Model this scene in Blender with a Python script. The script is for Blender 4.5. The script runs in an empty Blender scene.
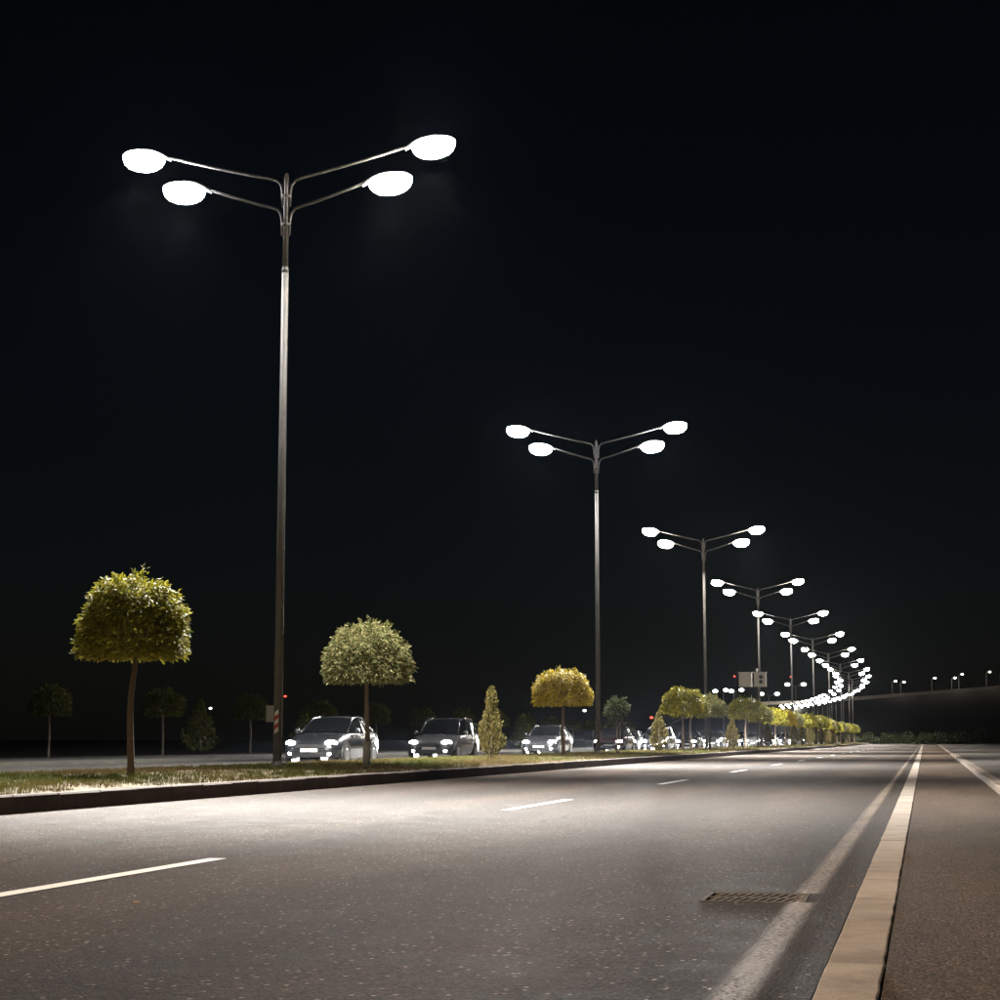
import bpy, math, random
import numpy as np
from mathutils import Vector, Matrix, noise
R = math.radians
random.seed(7)
rng = np.random.default_rng(11)
S = bpy.context.scene
COL = S.collection

# ------------------------------------------------------------------ camera
cam = bpy.data.cameras.new('camera')
cam.sensor_width = 36.0; cam.lens = 64.8; cam.clip_start = 0.1; cam.clip_end = 6000
cam_o = bpy.data.objects.new('camera', cam); COL.objects.link(cam_o)
cam_o.location = (0, 0, 0.75)
cam_o.rotation_euler = (R(90 + 7.595), 0, R(13.14))
S.camera = cam_o

# ------------------------------------------------------------------ night sky
W = bpy.data.worlds.new('World'); S.world = W; W.use_nodes = True
wn = W.node_tree; wn.nodes.clear()
sky = wn.nodes.new('ShaderNodeTexSky'); sky.sky_type = 'NISHITA'; sky.sun_disc = False
sky.sun_elevation = R(35); sky.sun_rotation = R(190)
bg = wn.nodes.new('ShaderNodeBackground'); bg.inputs['Strength'].default_value = 0.0007
wo = wn.nodes.new('ShaderNodeOutputWorld')
wn.links.new(sky.outputs[0], bg.inputs[0]); wn.links.new(bg.outputs[0], wo.inputs[0])
S.view_settings.view_transform = 'Standard'; S.view_settings.look = 'None'
S.view_settings.exposure = 0.0; S.view_settings.gamma = 1.0; S.view_settings.use_curve_mapping = False
STREET_POWER = 30000.0        # watts of one street lamp head
HEAD_POWER = 45000.0           # watts of one car headlamp

# ------------------------------------------------------------------ materials
def new_mat(name):
    m = bpy.data.materials.new(name); m.use_nodes = True
    nt = m.node_tree; b = nt.nodes['Principled BSDF']
    return m, nt, b
def node(nt, t, **kw):
    n = nt.nodes.new(t)
    for k, v in kw.items(): setattr(n, k, v)
    return n
def ramp(nt, src, stops, interp='LINEAR'):
    r = nt.nodes.new('ShaderNodeValToRGB'); e = r.color_ramp.elements; r.color_ramp.interpolation = interp
    while len(e) < len(stops): e.new(0.5)
    for el, (p, c) in zip(e, stops):
        el.position = p; el.color = (c, c, c, 1) if isinstance(c, (int, float)) else (*c, 1)
    nt.links.new(src, r.inputs[0]); return r
def noise_tex(nt, vec, scale, detail=4, rough=.55):
    n = nt.nodes.new('ShaderNodeTexNoise'); n.inputs['Scale'].default_value = scale
    n.inputs['Detail'].default_value = detail; n.inputs['Roughness'].default_value = rough
    if vec is not None: nt.links.new(vec, n.inputs['Vector'])
    return n
def mixc(nt, fac, a, b, blend='MIX'):
    m = nt.nodes.new('ShaderNodeMix'); m.data_type = 'RGBA'; m.blend_type = blend
    for s, v in ((m.inputs[0], fac), (m.inputs[6], a), (m.inputs[7], b)):
        if isinstance(v, (int, float)): s.default_value = v
        elif isinstance(v, tuple): s.default_value = (*v, 1)
        else: nt.links.new(v, s)
    return m.outputs[2]
def mapped(nt, scale=(1, 1, 1), world=True):
    if world:
        g = nt.nodes.new('ShaderNodeNewGeometry'); src = g.outputs['Position']
    else:
        g = nt.nodes.new('ShaderNodeTexCoord'); src = g.outputs['Object']
    mp = nt.nodes.new('ShaderNodeMapping'); mp.inputs['Scale'].default_value = scale
    nt.links.new(src, mp.inputs[0]); return mp.outputs[0]
def bump(nt, b, h, strength, dist):
    bp = nt.nodes.new('ShaderNodeBump'); bp.inputs['Strength'].default_value = strength
    bp.inputs['Distance'].default_value = dist
    nt.links.new(h, bp.inputs['Height']); nt.links.new(bp.outputs[0], b.inputs['Normal'])

def asphalt(name, base, chip, rough=.5, chip_at=.9, spec=.14, worn=False):
    m, nt, b = new_mat(name)
    v = mapped(nt)
    vo = node(nt, 'ShaderNodeTexVoronoi'); vo.inputs['Scale'].default_value = 85; nt.links.new(v, vo.inputs['Vector'])
    vb = node(nt, 'ShaderNodeTexVoronoi'); vb.inputs['Scale'].default_value = 32; nt.links.new(v, vb.inputs['Vector'])
    sep = node(nt, 'ShaderNodeSeparateColor'); nt.links.new(vo.outputs['Color'], sep.inputs[0])
    sepb = node(nt, 'ShaderNodeSeparateColor'); nt.links.new(vb.outputs['Color'], sepb.inputs[0])
    tone = ramp(nt, sep.outputs[0], [(0, tuple(c * .45 for c in base)), (.6, base), (.85, tuple(c * 1.5 for c in base)), (1, tuple(c * 2.1 for c in base))])
    chips = ramp(nt, sepb.outputs[1], [(chip_at, 0), (chip_at + .05, 1)])
    near = ramp(nt, vb.outputs['Distance'], [(.18, 1), (.34, 0)])
    cm = node(nt, 'ShaderNodeMath', operation='MULTIPLY'); nt.links.new(chips.outputs[0], cm.inputs[0]); nt.links.new(near.outputs[0], cm.inputs[1])
    c = mixc(nt, cm.outputs[0], tone.outputs[0], chip)
    big = noise_tex(nt, mapped(nt, (.5, .09, 1)), 1.6, 5, .6)
    bigr = ramp(nt, big.outputs[0], [(.28, .6), (.72, 1.35)])
    mid = noise_tex(nt, v, 2.7, 4, .6); midr = ramp(nt, mid.outputs[0], [(.3, .82), (.7, 1.16)])
    c = mixc(nt, 1.0, c, bigr.outputs[0], 'MULTIPLY'); c = mixc(nt, 1.0, c, midr.outputs[0], 'MULTIPLY')
    if worn:
        # tyre-polished wheel paths, fine cracks and dark drips
        sx = node(nt, 'ShaderNodeSeparateXYZ'); nt.links.new(v, sx.inputs[0])
        wob = noise_tex(nt, mapped(nt, (.02, .06, 1)), 1.0, 2, .5)
        ph = node(nt, 'ShaderNodeMath', operation='MULTIPLY_ADD'); nt.links.new(sx.outputs[0], ph.inputs[0]); ph.inputs[1].default_value = 3.35; ph.inputs[2].default_value = .6
        sn = node(nt, 'ShaderNodeMath', operation='SINE'); nt.links.new(ph.outputs[0], sn.inputs[0])
        ad_ = node(nt, 'ShaderNodeMath', operation='MULTIPLY_ADD'); nt.links.new(sn.outputs[0], ad_.inputs[0]); ad_.inputs[1].default_value = .22; nt.links.new(wob.outputs[0], ad_.inputs[2])
        tr_ = ramp(nt, ad_.outputs[0], [(.25, .74), (.75, 1.2)]); c = mixc(nt, 1.0, c, tr_.outputs[0], 'MULTIPLY')
        dn = noise_tex(nt, v, .9, 4, .6); wv = mixc(nt, .22, v, dn.outputs['Color'], 'LINEAR_LIGHT')
        cr = node(nt, 'ShaderNodeTexVoronoi'); cr.feature = 'DISTANCE_TO_EDGE'; cr.inputs['Scale'].default_value = .30; nt.links.new(wv, cr.inputs['Vector'])
        cl = ramp(nt, cr.outputs['Distance'], [(.002, 1), (.0065, 0)]); cmk = noise_tex(nt, v, .23, 2, .5); cmr = ramp(nt, cmk.outputs[0], [(.5, 0), (.56, .8)])
        c = mixc(nt, cl.outputs[0], c, mixc(nt, cmr.outputs[0], c, (.012, .010, .009)))
        drp = node(nt, 'ShaderNodeTexVoronoi'); drp.inputs['Scale'].default_value = 1.1; nt.links.new(mapped(nt, (1, .55, 1)), drp.inputs['Vector'])
        dr_ = ramp(nt, drp.outputs['Distance'], [(.03, .5), (.10, 0)]); dsep = node(nt, 'ShaderNodeSeparateColor'); nt.links.new(drp.outputs['Color'], dsep.inputs[0]); dth = ramp(nt, dsep.outputs[0], [(.72, 0), (.8, 1)])
        dm = node(nt, 'ShaderNodeMath', operation='MULTIPLY'); nt.links.new(dr_.outputs[0], dm.inputs[0]); nt.links.new(dth.outputs[0], dm.inputs[1]); c = mixc(nt, dm.outputs[0], c, (.015, .013, .012))
    nt.links.new(c, b.inputs['Base Color'])
    rr = ramp(nt, mid.outputs[0], [(.3, rough - .06), (.7, rough + .06)])
    rm = mixc(nt, cm.outputs[0], rr.outputs[0], (.5, .5, .5)); nt.links.new(rm, b.inputs['Roughness'])
    b.inputs['Specular IOR Level'].default_value = spec
    hs = node(nt, 'ShaderNodeMath', operation='SUBTRACT'); hs.inputs[0].default_value = 1.0
    nt.links.new(vo.outputs['Distance'], hs.inputs[1])
    bump(nt, b, hs.outputs[0], .8, .008)
    return m
M = {}
M['asphalt'] = asphalt('asphalt', (.047, .033, .025), (.28, .22, .17), .79, .84, .18, True)
M['asphalt_old'] = asphalt('asphalt_old', (.098, .068, .047), (.2, .155, .12), .88, .93)
M['asphalt_far'] = asphalt('asphalt_far', (.07, .064, .06), (.2, .19, .18), .42, .93, .5)

def concrete(name, col, var=.25, rough=.8, scale=3.0):
    m, nt, b = new_mat(name); v = mapped(nt)
    n1 = noise_tex(nt, v, scale, 6, .65); r1 = ramp(nt, n1.outputs[0], [(.25, 1 - var), (.75, 1 + var)])
    n2 = noise_tex(nt, v, 140, 2, .5); r2 = ramp(nt, n2.outputs[0], [(.3, .78), (.7, 1.15)])
    oi = node(nt, 'ShaderNodeObjectInfo'); r3 = ramp(nt, oi.outputs['Random'], [(0, .82), (1, 1.08)])
    c = mixc(nt, 1., r1.outputs[0], r2.outputs[0], 'MULTIPLY'); c = mixc(nt, 1., c, r3.outputs[0], 'MULTIPLY')
    c = mixc(nt, 1., c, col, 'MULTIPLY')
    nt.links.new(c, b.inputs['Base Color']); b.inputs['Roughness'].default_value = rough
    bump(nt, b, n2.outputs[0], .4, .003)
    return m
M['gutter'] = concrete('gutter_concrete', (.45, .375, .31), .34, .95)
M['kerb'] = concrete('kerb_stone', (.13, .105, .095), .3, .95)
M['kerb_pale'] = concrete('pale_kerb', (.28, .22, .17), .25, .95)
M['paving'] = concrete('paving', (.06, .048, .038), .3, .95)
M['pit'] = concrete('pit', (.02, .018, .016), .2)
M['iron'] = concrete('cast_iron', (.12, .095, .078), .3, .9)
M['parapet'] = concrete('parapet', (.4, .36, .3), .3)

def soil(name, cols, scale, rough=.95):
    m, nt, b = new_mat(name); v = mapped(nt)
    n1 = noise_tex(nt, v, scale, 7, .65)
    r1 = ramp(nt, n1.outputs[0], [(.25, cols[0]), (.5, cols[1]), (.75, cols[2])])
    n2 = noise_tex(nt, v, scale * 25, 3, .6); r2 = ramp(nt, n2.outputs[0], [(.3, .6), (.7, 1.3)])
    nt.links.new(mixc(nt, 1., r1.outputs[0], r2.outputs[0], 'MULTIPLY'), b.inputs['Base Color'])
    b.inputs['Roughness'].default_value = rough; bump(nt, b, n2.outputs[0], .6, .03)
    return m
M['soil'] = soil('median_soil', [(.08, .065, .03), (.13, .10, .05), (.17, .13, .07)], .8)
M['field'] = soil('field', [(.02, .022, .012), (.035, .034, .02), (.05, .045, .028)], .05)
M['slope'] = soil('slope', [(.010, .013, .010), (.014, .017, .012), (.02, .02, .014)], .06)

def paint(name, col, wear, centre=None):
    m, nt, b = new_mat(name); v = mapped(nt)
    b.inputs['Base Color'].default_value = (*col, 1); b.inputs['Roughness'].default_value = .6
    n1 = noise_tex(nt, v, 46, 5, .75); n2 = noise_tex(nt, v, 1.1, 3, .5)
    ad = node(nt, 'ShaderNodeMath', operation='MULTIPLY_ADD'); nt.links.new(n2.outputs[0], ad.inputs[0])
    ad.inputs[1].default_value = .12; nt.links.new(n1.outputs[0], ad.inputs[2])
    r = ramp(nt, ad.outputs[0], [(wear - .05, 0), (wear + .06, 1)])
    if centre is not None:                      # paint scuffed away towards both sides of the stripe
        sx = node(nt, 'ShaderNodeSeparateXYZ'); nt.links.new(v, sx.inputs[0])
        d1 = node(nt, 'ShaderNodeMath', operation='SUBTRACT'); nt.links.new(sx.outputs[0], d1.inputs[0]); d1.inputs[1].default_value = centre
        d2 = node(nt, 'ShaderNodeMath', operation='ABSOLUTE'); nt.links.new(d1.outputs[0], d2.inputs[0])
        d3 = node(nt, 'ShaderNodeMath', operation='MULTIPLY_ADD'); nt.links.new(n1.outputs[0], d3.inputs[0]); d3.inputs[1].default_value = .05; nt.links.new(d2.outputs[0], d3.inputs[2])
        e_ = ramp(nt, d3.outputs[0], [(.055, 1), (.105, 0)]); mm = node(nt, 'ShaderNodeMath', operation='MULTIPLY'); nt.links.new(e_.outputs[0], mm.inputs[0]); nt.links.new(r.outputs[0], mm.inputs[1]); r = mm
    tr = node(nt, 'ShaderNodeBsdfTransparent'); mx = node(nt, 'ShaderNodeMixShader')
    nt.links.new(r.outputs[0], mx.inputs[0]); nt.links.new(tr.outputs[0], mx.inputs[1]); nt.links.new(b.outputs[0], mx.inputs[2])
    nt.links.new(mx.outputs[0], nt.nodes['Material Output'].inputs[0])
    bump(nt, b, n1.outputs[0], .4, .003)
    return m
M['line_white'] = paint('white_road_paint', (.72, .70, .67), .40)
M['line_worn'] = paint('worn_edge_paint', (.25, .19, .14), .52, -.572)

def simple(name, col, rough=.5, metal=0.0, var=.12, scale=8, coat=0):
    m, nt, b = new_mat(name); v = mapped(nt, world=False)
    n1 = noise_tex(nt, v, scale, 5, .6); r1 = ramp(nt, n1.outputs[0], [(.25, 1 - var), (.75, 1 + var)])
    nt.links.new(mixc(nt, 1., col, r1.outputs[0], 'MULTIPLY'), b.inputs['Base Color'])
    rr = ramp(nt, n1.outputs[0], [(.25, max(0, rough - .08)), (.75, min(1, rough + .1))]); nt.links.new(rr.outputs[0], b.inputs['Roughness'])
    b.inputs['Metallic'].default_value = metal
    if coat: b.inputs['Coat Weight'].default_value = coat
    return m
M['galv'] = simple('galvanised_steel', (.13, .122, .115), .55, .0, .2, 6)
M['housing'] = simple('lamp_housing', (.22, .22, .22), .5, .3)
M['bark'] = simple('bark', (.085, .058, .04), .9, 0, .4, 22)
M['bark_pale'] = simple('pale_bark', (.34, .28, .22), .9, 0, .35, 22)
M['limewash'] = simple('limewash', (.72, .70, .66), .85, 0, .12, 20)
M['red'] = simple('red_reflector', (.5, .03, .025), .4); M['white'] = simple('white_reflector', (.75, .74, .7), .4)
M['sign_grey'] = simple('sign_grey', (.42, .41, .38), .6, 0, .1)
M['black'] = simple('black_plastic', (.012, .012, .012), .5); M['tyre'] = simple('rubber', (.02, .02, .02), .85)
M['rim'] = simple('rim_alloy', (.45, .45, .45), .35, .9); M['chrome'] = simple('chrome', (.6, .6, .6), .2, 1.0, .05)
M['plate'] = simple('plate_white', (.7, .7, .68), .5)
m, nt, b = new_mat('tinted_glass'); b.inputs['Base Color'].default_value = (.006, .007, .008, 1); b.inputs['Roughness'].default_value = .06; M['glass'] = m
CAR_PAINT = []
for i, c in enumerate([(.02, .022, .026), (.035, .035, .04), (.07, .07, .075), (.05, .012, .012), (.015, .02, .04), (.11, .11, .11)]):
    CAR_PAINT.append(simple('car_paint_%d' % i, tuple(q * .6 for q in c), .22, .0, .05, 3, .4))

def emit(name, col, strength):
    m, nt, b = new_mat(name); b.inputs['Base Color'].default_value = (.6, .6, .6, 1)
    b.inputs['Emission Color'].default_value = (*col, 1); b.inputs['Emission Strength'].default_value = strength
    return m
M['bowl_cool'] = emit('lit_bowl_cool', (.97, .98, 1.0), 150); M['bowl'] = emit('lit_bowl', (1, .94, .84), 150); M['bowl_warm'] = emit('lit_bowl_warm', (1, .88, .72), 150)
M['lens'] = emit('headlamp_lens', (1, .965, .95), 160); M['fog'] = emit('fog_lamp_lens', (1, .95, .93), 90)
M['far_white'] = emit('far_white_lamp', (.95, .98, 1), 9); M['far_red'] = emit('far_red_lamp', (1, .07, .04), 4); M['far_warm'] = emit('far_warm_lamp', (1, .9, .75), 7)

def leaf_mat(name, trans=.25, rough=.55):
    m, nt, b = new_mat(name)
    a = node(nt, 'ShaderNodeAttribute'); a.attribute_name = 'tint'; nt.links.new(a.outputs['Color'], b.inputs['Base Color'])
    b.inputs['Roughness'].default_value = rough; b.inputs['Specular IOR Level'].default_value = .18
    t = node(nt, 'ShaderNodeBsdfTranslucent'); nt.links.new(a.outputs['Color'], t.inputs[0])
    mx = node(nt, 'ShaderNodeMixShader'); mx.inputs[0].default_value = trans
    nt.links.new(b.outputs[0], mx.inputs[1]); nt.links.new(t.outputs[0], mx.inputs[2]); nt.links.new(mx.outputs[0], nt.nodes['Material Output'].inputs[0])
    return m
M['leaf'] = leaf_mat('leaves'); M['blade'] = leaf_mat('grass_blades', .18, .7)

# ------------------------------------------------------------------ helpers
def tag(o, label=None, cat=None, group=None, kind=None):
    if label: o['label'] = label
    if cat: o['category'] = cat
    if group: o['group'] = group
    if kind: o['kind'] = kind
    return o
def empty(name, loc=(0, 0, 0), rz=0.0):
    o = bpy.data.objects.new(name, None); o.location = loc; o.rotation_euler = (0, 0, rz); o.empty_display_size = .2
    COL.objects.link(o); return o
class MB:
    def __init__(s): s.v = []; s.f = []; s.m = None
    def quad(s, a, b, c, d):
        n = len(s.v); s.v += [a, b, c, d]; s.f.append((n, n + 1, n + 2, n + 3)); return s
    def box(s, x0, x1, y0, y1, z0, z1):
        n = len(s.v)
        s.v += [(x0, y0, z0), (x1, y0, z0), (x1, y1, z0), (x0, y1, z0), (x0, y0, z1), (x1, y0, z1), (x1, y1, z1), (x0, y1, z1)]
        s.f += [tuple(n + i for i in q) for q in ((3, 2, 1, 0), (4, 5, 6, 7), (0, 1, 5, 4), (1, 2, 6, 5), (2, 3, 7, 6), (3, 0, 4, 7))]; return s
    def slab(s, x0, x1, y0, y1, z0, z1, c=.01):          # box with a chamfered top edge
        n = len(s.v)
        s.v += [(x0, y0, z0), (x1, y0, z0), (x1, y1, z0), (x0, y1, z0), (x0, y0, z1 - c), (x1, y0, z1 - c), (x1, y1, z1 - c), (x0, y1, z1 - c),
                (x0 + c, y0 + c, z1), (x1 - c, y0 + c, z1), (x1 - c, y1 - c, z1), (x0 + c, y1 - c, z1)]
        for i in range(4):
            j = (i + 1) % 4; s.f += [(n + i, n + j, n + 4 + j, n + 4 + i), (n + 4 + i, n + 4 + j, n + 8 + j, n + 8 + i)]
        s.f.append((n + 8, n + 9, n + 10, n + 11)); return s
    def tube(s, pts, rad, sides=8, cap=True):
        pts = [Vector(p) for p in pts]; k = len(pts)
        if isinstance(rad, (int, float)): rad = [rad] * k
        n0 = len(s.v); t0 = (pts[1] - pts[0]).normalized()
        u = t0.orthogonal().normalized()
        for i, p in enumerate(pts):
            t = (pts[min(i + 1, k - 1)] - pts[max(i - 1, 0)]).normalized()
            u = (u - t * u.dot(t)).normalized(); w = t.cross(u)
            for j in range(sides):
                a = 2 * math.pi * j / sides; s.v.append(tuple(p + (u * math.cos(a) + w * math.sin(a)) * rad[i]))
        for i in range(k - 1):
            for j in range(sides):
                j2 = (j + 1) % sides; s.f.append((n0 + i * sides + j, n0 + i * sides + j2, n0 + (i + 1) * sides + j2, n0 + (i + 1) * sides + j))
        if cap:
            s.f.append(tuple(n0 + j for j in reversed(range(sides)))); s.f.append(tuple(n0 + (k - 1) * sides + j for j in range(sides)))
        return s
    def grid(s, rows):
        n0 = len(s.v); w = len(rows[0])
        for r in rows: s.v += [tuple(p) for p in r]
        for i in range(len(rows) - 1):
            for j in range(w - 1):
                s.f.append((n0 + i * w + j, n0 + i * w + j + 1, n0 + (i + 1) * w + j + 1, n0 + (i + 1) * w + j))
        return s
    def mesh(s, name, mat, smooth=False):
        me = bpy.data.meshes.new(name); me.from_pydata(s.v, [], s.f); me.materials.append(mat)
        if smooth: me.polygons.foreach_set('use_smooth', [True] * len(me.polygons))
        me.update(); return me
    def build(s, name, mat, parent=None, smooth=False):
        o = bpy.data.objects.new(name, s.mesh(name, mat, smooth)); COL.objects.link(o)
        if parent: o.parent = parent
        return o
def link(name, me, parent=None, loc=(0, 0, 0), rz=0.0, sc=1.0):
    o = bpy.data.objects.new(name, me); o.location = loc; o.rotation_euler = (0, 0, rz)
    o.scale = (sc, sc, sc) if isinstance(sc, (int, float)) else sc
    COL.objects.link(o)
    if parent: o.parent = parent
    return o
def copy_tree(o, parent=None):
    c = o.copy(); COL.objects.link(c); c.parent = parent
    for ch in list(o.children): copy_tree(ch, c)
    return c
def bend(y): return 0.0 if y < 290 else -.00027 * (y - 290) ** 2       # the avenue bends left far away

# ------------------------------------------------------------------ ground, roads, median
YS = [-40, -20, 0, 20, 60, 120, 200, 290] + list(range(310, 780, 15))
def strip(name, x0, x1, z, mat, ys=YS, holes=None, kind='structure', parent=None):
    b = MB(); b.grid([[(x0 + bend(y), y, z), (x1 + bend(y), y, z)] for y in ys][::1])
    b.f = [tuple(reversed(q)) if False else q for q in b.f]
    o = b.build(name, mat, parent)
    if kind and not parent: o['kind'] = kind
    return o
g = MB().quad((-2500, -300, -.30), (2500, -300, -.30), (2500, 3500, -.30), (-2500, 3500, -.30)).build('ground', M['field']); g['kind'] = 'structure'
# near carriageway, with the opening of the drain left free
b = MB(); HX0, HX1, HY0, HY1 = -1.05, -.56, 8.62, 9.10; KX, GX0, GX1 = -9.06, -.345, -.145
b.quad((KX, -40, 0), (GX0, -40, 0), (GX0, HY0, 0), (KX, HY0, 0))
b.quad((KX, HY0, 0), (HX0, HY0, 0), (HX0, HY1, 0), (KX, HY1, 0)); b.quad((HX1, HY0, 0), (GX0, HY0, 0), (GX0, HY1, 0), (HX1, HY1, 0))
b.grid([[(KX + bend(y), y, 0), (GX0 + bend(y), y, 0)] for y in [HY1, 60, 120, 200, 290] + list(range(310, 780, 15))])
road = b.build('road', M['asphalt']); road['kind'] = 'structure'
o = strip('far_road', -25.5, -14.75, 0, M['asphalt_far'])
b = MB(); b.grid([[(GX1, y, .002), (1.0 + max(0, y - 27) * .0045, y, .002)] for y in [-40, 0, 10, 27, 60, 120, 200, 300]])
o = b.build('lay_by', M['asphalt_old']); o['kind'] = 'structure'
b = MB(); b.grid([[(1.2 + max(0, y - 27) * .0045, y, .09), (9, y, .09)] for y in [-40, 0, 10, 27, 60, 120, 200, 300]])
o = b.build('pavement', M['paving']); o['kind'] = 'structure'
b = MB(); b.grid([[(9 - .0, y, .085), (20, y, .0), (40, y, -.29)] for y in range(-40, 341, 20)])
o = b.build('roadside_verge', M['field']); o['kind'] = 'structure'
b = MB(); b.grid([[(-52 + bend(y), y, -.28), (-36 + bend(y), y, .02), (-26 + bend(y), y, .1), (-25.5 + bend(y), y, .1), (-25.5 + bend(y), y, -.02)] for y in YS])
o = b.build('far_verge', M['field']); o['kind'] = 'structure'
# plaza beyond the end of the lay-by
b = MB(); b.grid([[(GX0 + bend(y), y, -.004), (26, y, -.004)] for y in [300, 310] + list(range(325, 480, 15))])
o = b.build('side_road', M['asphalt_far']); o['kind'] = 'structure'
# median
b = MB()
prof = [(-14.6, .15), (-14.2, .2), (-13, .235), (-12, .24), (-10.6, .22), (-9.7, .195), (-9.26, .175)]
def med_z(x):
    for (x0, z0), (x1, z1) in zip(prof, prof[1:]):
        if x0 <= x <= x1: return z0 + (z1 - z0) * (x - x0) / (x1 - x0)
    return .17
ysm = [-20 + 2.0 * i for i in range(100)] + [y for y in range(185, 780, 12)]
b.grid([[(x + bend(y), y, z + .03 * noise.noise((x * .9, y * .5, 0))) for x, z in prof] for y in ysm])
med = b.build('median_ground', M['soil'], smooth=True); med['kind'] = 'structure'

# kerb of the median: single stones as far as they can be told apart
kb = MB().box(-9.255, -9.065, -20, 110, -.2, .10).build('median_kerb', M['kerb']); kb['kind'] = 'structure'
kvar = []
for i in range(6):
    j = random.uniform(-.006, .006)
    kvar.append(MB().slab(-.10, .10 + j, .008, .992, -.1, .09 + random.uniform(-.004, .004), random.uniform(.012, .022)).mesh('kerb_stone', M['kerb']))
for i in range(98):
    link('kerb_stone', random.choice(kvar), kb, (-9.16 + random.uniform(-.005, .005), 12 + i, .1), random.uniform(-.004, .004))
b = MB()
for x0, x1 in ((-9.26, -9.06), (-14.78, -14.58)):
    ya = 110 if x0 > -10 else -20
    ys = [y for y in [ya] + YS if y >= ya]
    b.grid([[(x0 + bend(y), y, -.1), (x0 + bend(y), y, .185), (x1 + bend(y), y, .185), (x1 + bend(y), y, -.1)] for y in sorted(set(ys))])
b.build('kerb_run', M['kerb'], kb)['kind'] = 'stuff'

# gutter of concrete slabs along the near road edge
gb = MB().grid([[(GX0, y, -.03), (GX1, y, -.03)] for y in (-40, 0, 290)]).build('gutter', M['pit']); gb['kind'] = 'structure'
y = 2.2; i = 0
cuts = [2.2, 3.5, 4.55, 5.35, 6.35, 7.47, 8.96, 10.39, 11.6, 12.94, 14.1]
while cuts[-1] < 62: cuts.append(cuts[-1] + random.uniform(1.0, 1.5))
def gutter_slab(y0, y1):
    n = 7; L = []; Rr = []
    for k in range(n):
        t = k / (n - 1); yy = y0 + .003 + (y1 - y0 - .006) * t
        L.append((GX0 + .0015 + random.uniform(0, .003), yy)); Rr.append((GX1 - .004 - random.uniform(0, .007), yy))
    dz = random.uniform(-.002, .002); tl = random.uniform(-.0015, .0015); rows = []
    for k in range(n):
        (xl, yy), (xr, _) = L[k], Rr[k]; zc = .003 + dz + tl * (k / (n - 1) - .5)
        e = .003 if k in (0, n - 1) else 0; sh = (.006 if k == 0 else -.006 if k == n - 1 else 0)
        xm = (xl + xr) / 2
        rows.append([(xl, yy, -.03), (xl, yy, zc - .005 - e), (xl + .006, yy, zc - e), (xm, yy, zc - e), (xr - .006, yy, zc - e), (xr, yy, zc - .005 - e), (xr, yy, -.03)])
    rows = [[(p[0], p[1], -.03) for p in rows[0]]] + rows + [[(p[0], p[1], -.03) for p in rows[-1]]]
    return MB().grid(rows)
for y0, y1 in zip(cuts, cuts[1:]): gutter_slab(y0, y1).build('gutter_slab', M['gutter'], gb)
MB().box(GX0 + .006, GX1 - .012, cuts[-1] + .01, 292, -.03, .004).build('gutter_run', M['gutter'], gb)['kind'] = 'stuff'

# pale kerb on the right
pk = MB().grid([[(1.0 + max(0, y - 27) * .0045 + dx, y, z) for dx, z in ((0, -.05), (0, .05), (.19, .05), (.19, .0))] for y in (-40, 10, 27, 300)]).build('pale_kerb', M['kerb_pale']); pk['kind'] = 'structure'
pkm = [MB().slab(0.002, .198, .006, .994, 0, .062 + random.uniform(-.003, .003), .012).mesh('kerb_stone', M['kerb_pale']) for i in range(4)]
for i in range(70):
    yy = 22 + i
    link('kerb_stone', random.choice(pkm), pk, (.997 + max(0, yy - 27) * .0045 + random.uniform(-.004, .004), yy, .045), -math.atan(.0045) if yy > 26 else 0)

# painted markings
for k in range(14):
    y1 = 10.95 + 11.75 * k; y0 = y1 - 3.6; xc = -4.40 - .002 * k
    if k > 8: xc = -4.42
    MB().quad((xc - .06, y0, .004), (xc + .06, y0, .004), (xc + .06, y1, .004), (xc - .06, y1, .004)).build('lane_dash', M['line_white'], road)
b = MB()
for y0, y1 in ((-10, HY0 - .004), (HY1 + .004, 290)):
    n = max(2, int((y1 - y0) / 1.5)) if y1 < 100 else 120
    b.grid([[(-.655 + .006 * noise.noise((0, y0 + (y1 - y0) * i / n, 3)), y0 + (y1 - y0) * i / n, .004), (-.49 + .006 * noise.noise((5, y0 + (y1 - y0) * i / n, 3)), y0 + (y1 - y0) * i / n, .004)] for i in range(n + 1)])
b.build('edge_line', M['line_worn'], road)
M['line_far'] = paint('far_edge_paint', (.25, .19, .14), .52)
MB().grid([[(-8.72 + bend(y), y, .004), (-8.60 + bend(y), y, .004)] for y in (120, 200, 290, 320, 350, 400)]).build('edge_line', M['line_far'], road)
MB().quad((-8.6, 236, .006), (3.0, 238, .006), (3.0, 240.5, .006), (-8.6, 238.5, .006)).build('stop_line', M['line_white'], road)

# drain
dr = empty('storm_drain', ((HX0 + HX1) / 2, (HY0 + HY1) / 2, 0))
tag(dr, 'slotted cast iron storm drain grate set in the asphalt by the worn edge line', 'drain')
wx, wy = (HX1 - HX0) / 2, (HY1 - HY0) / 2
b = MB()
b.quad((-wx, -wy, -.22), (wx, -wy, -.22), (wx, wy, -.22), (-wx, wy, -.22))
for (ax, ay), (cx, cy) in (((-wx, -wy), (wx, -wy)), ((wx, -wy), (wx, wy)), ((wx, wy), (-wx, wy)), ((-wx, wy), (-wx, -wy))):
    b.quad((ax, ay, -.22), (cx, cy, -.22), (cx, cy, -.001), (ax, ay, -.001))
b.build('pit', M['pit'], dr)
b = MB(); fr = .02
b.box(-wx + .003, wx - .003, -wy + .003, -wy + fr, -.006, .003); b.box(-wx + .003, wx - .003, wy - fr, wy - .003, -.006, .003)
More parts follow.
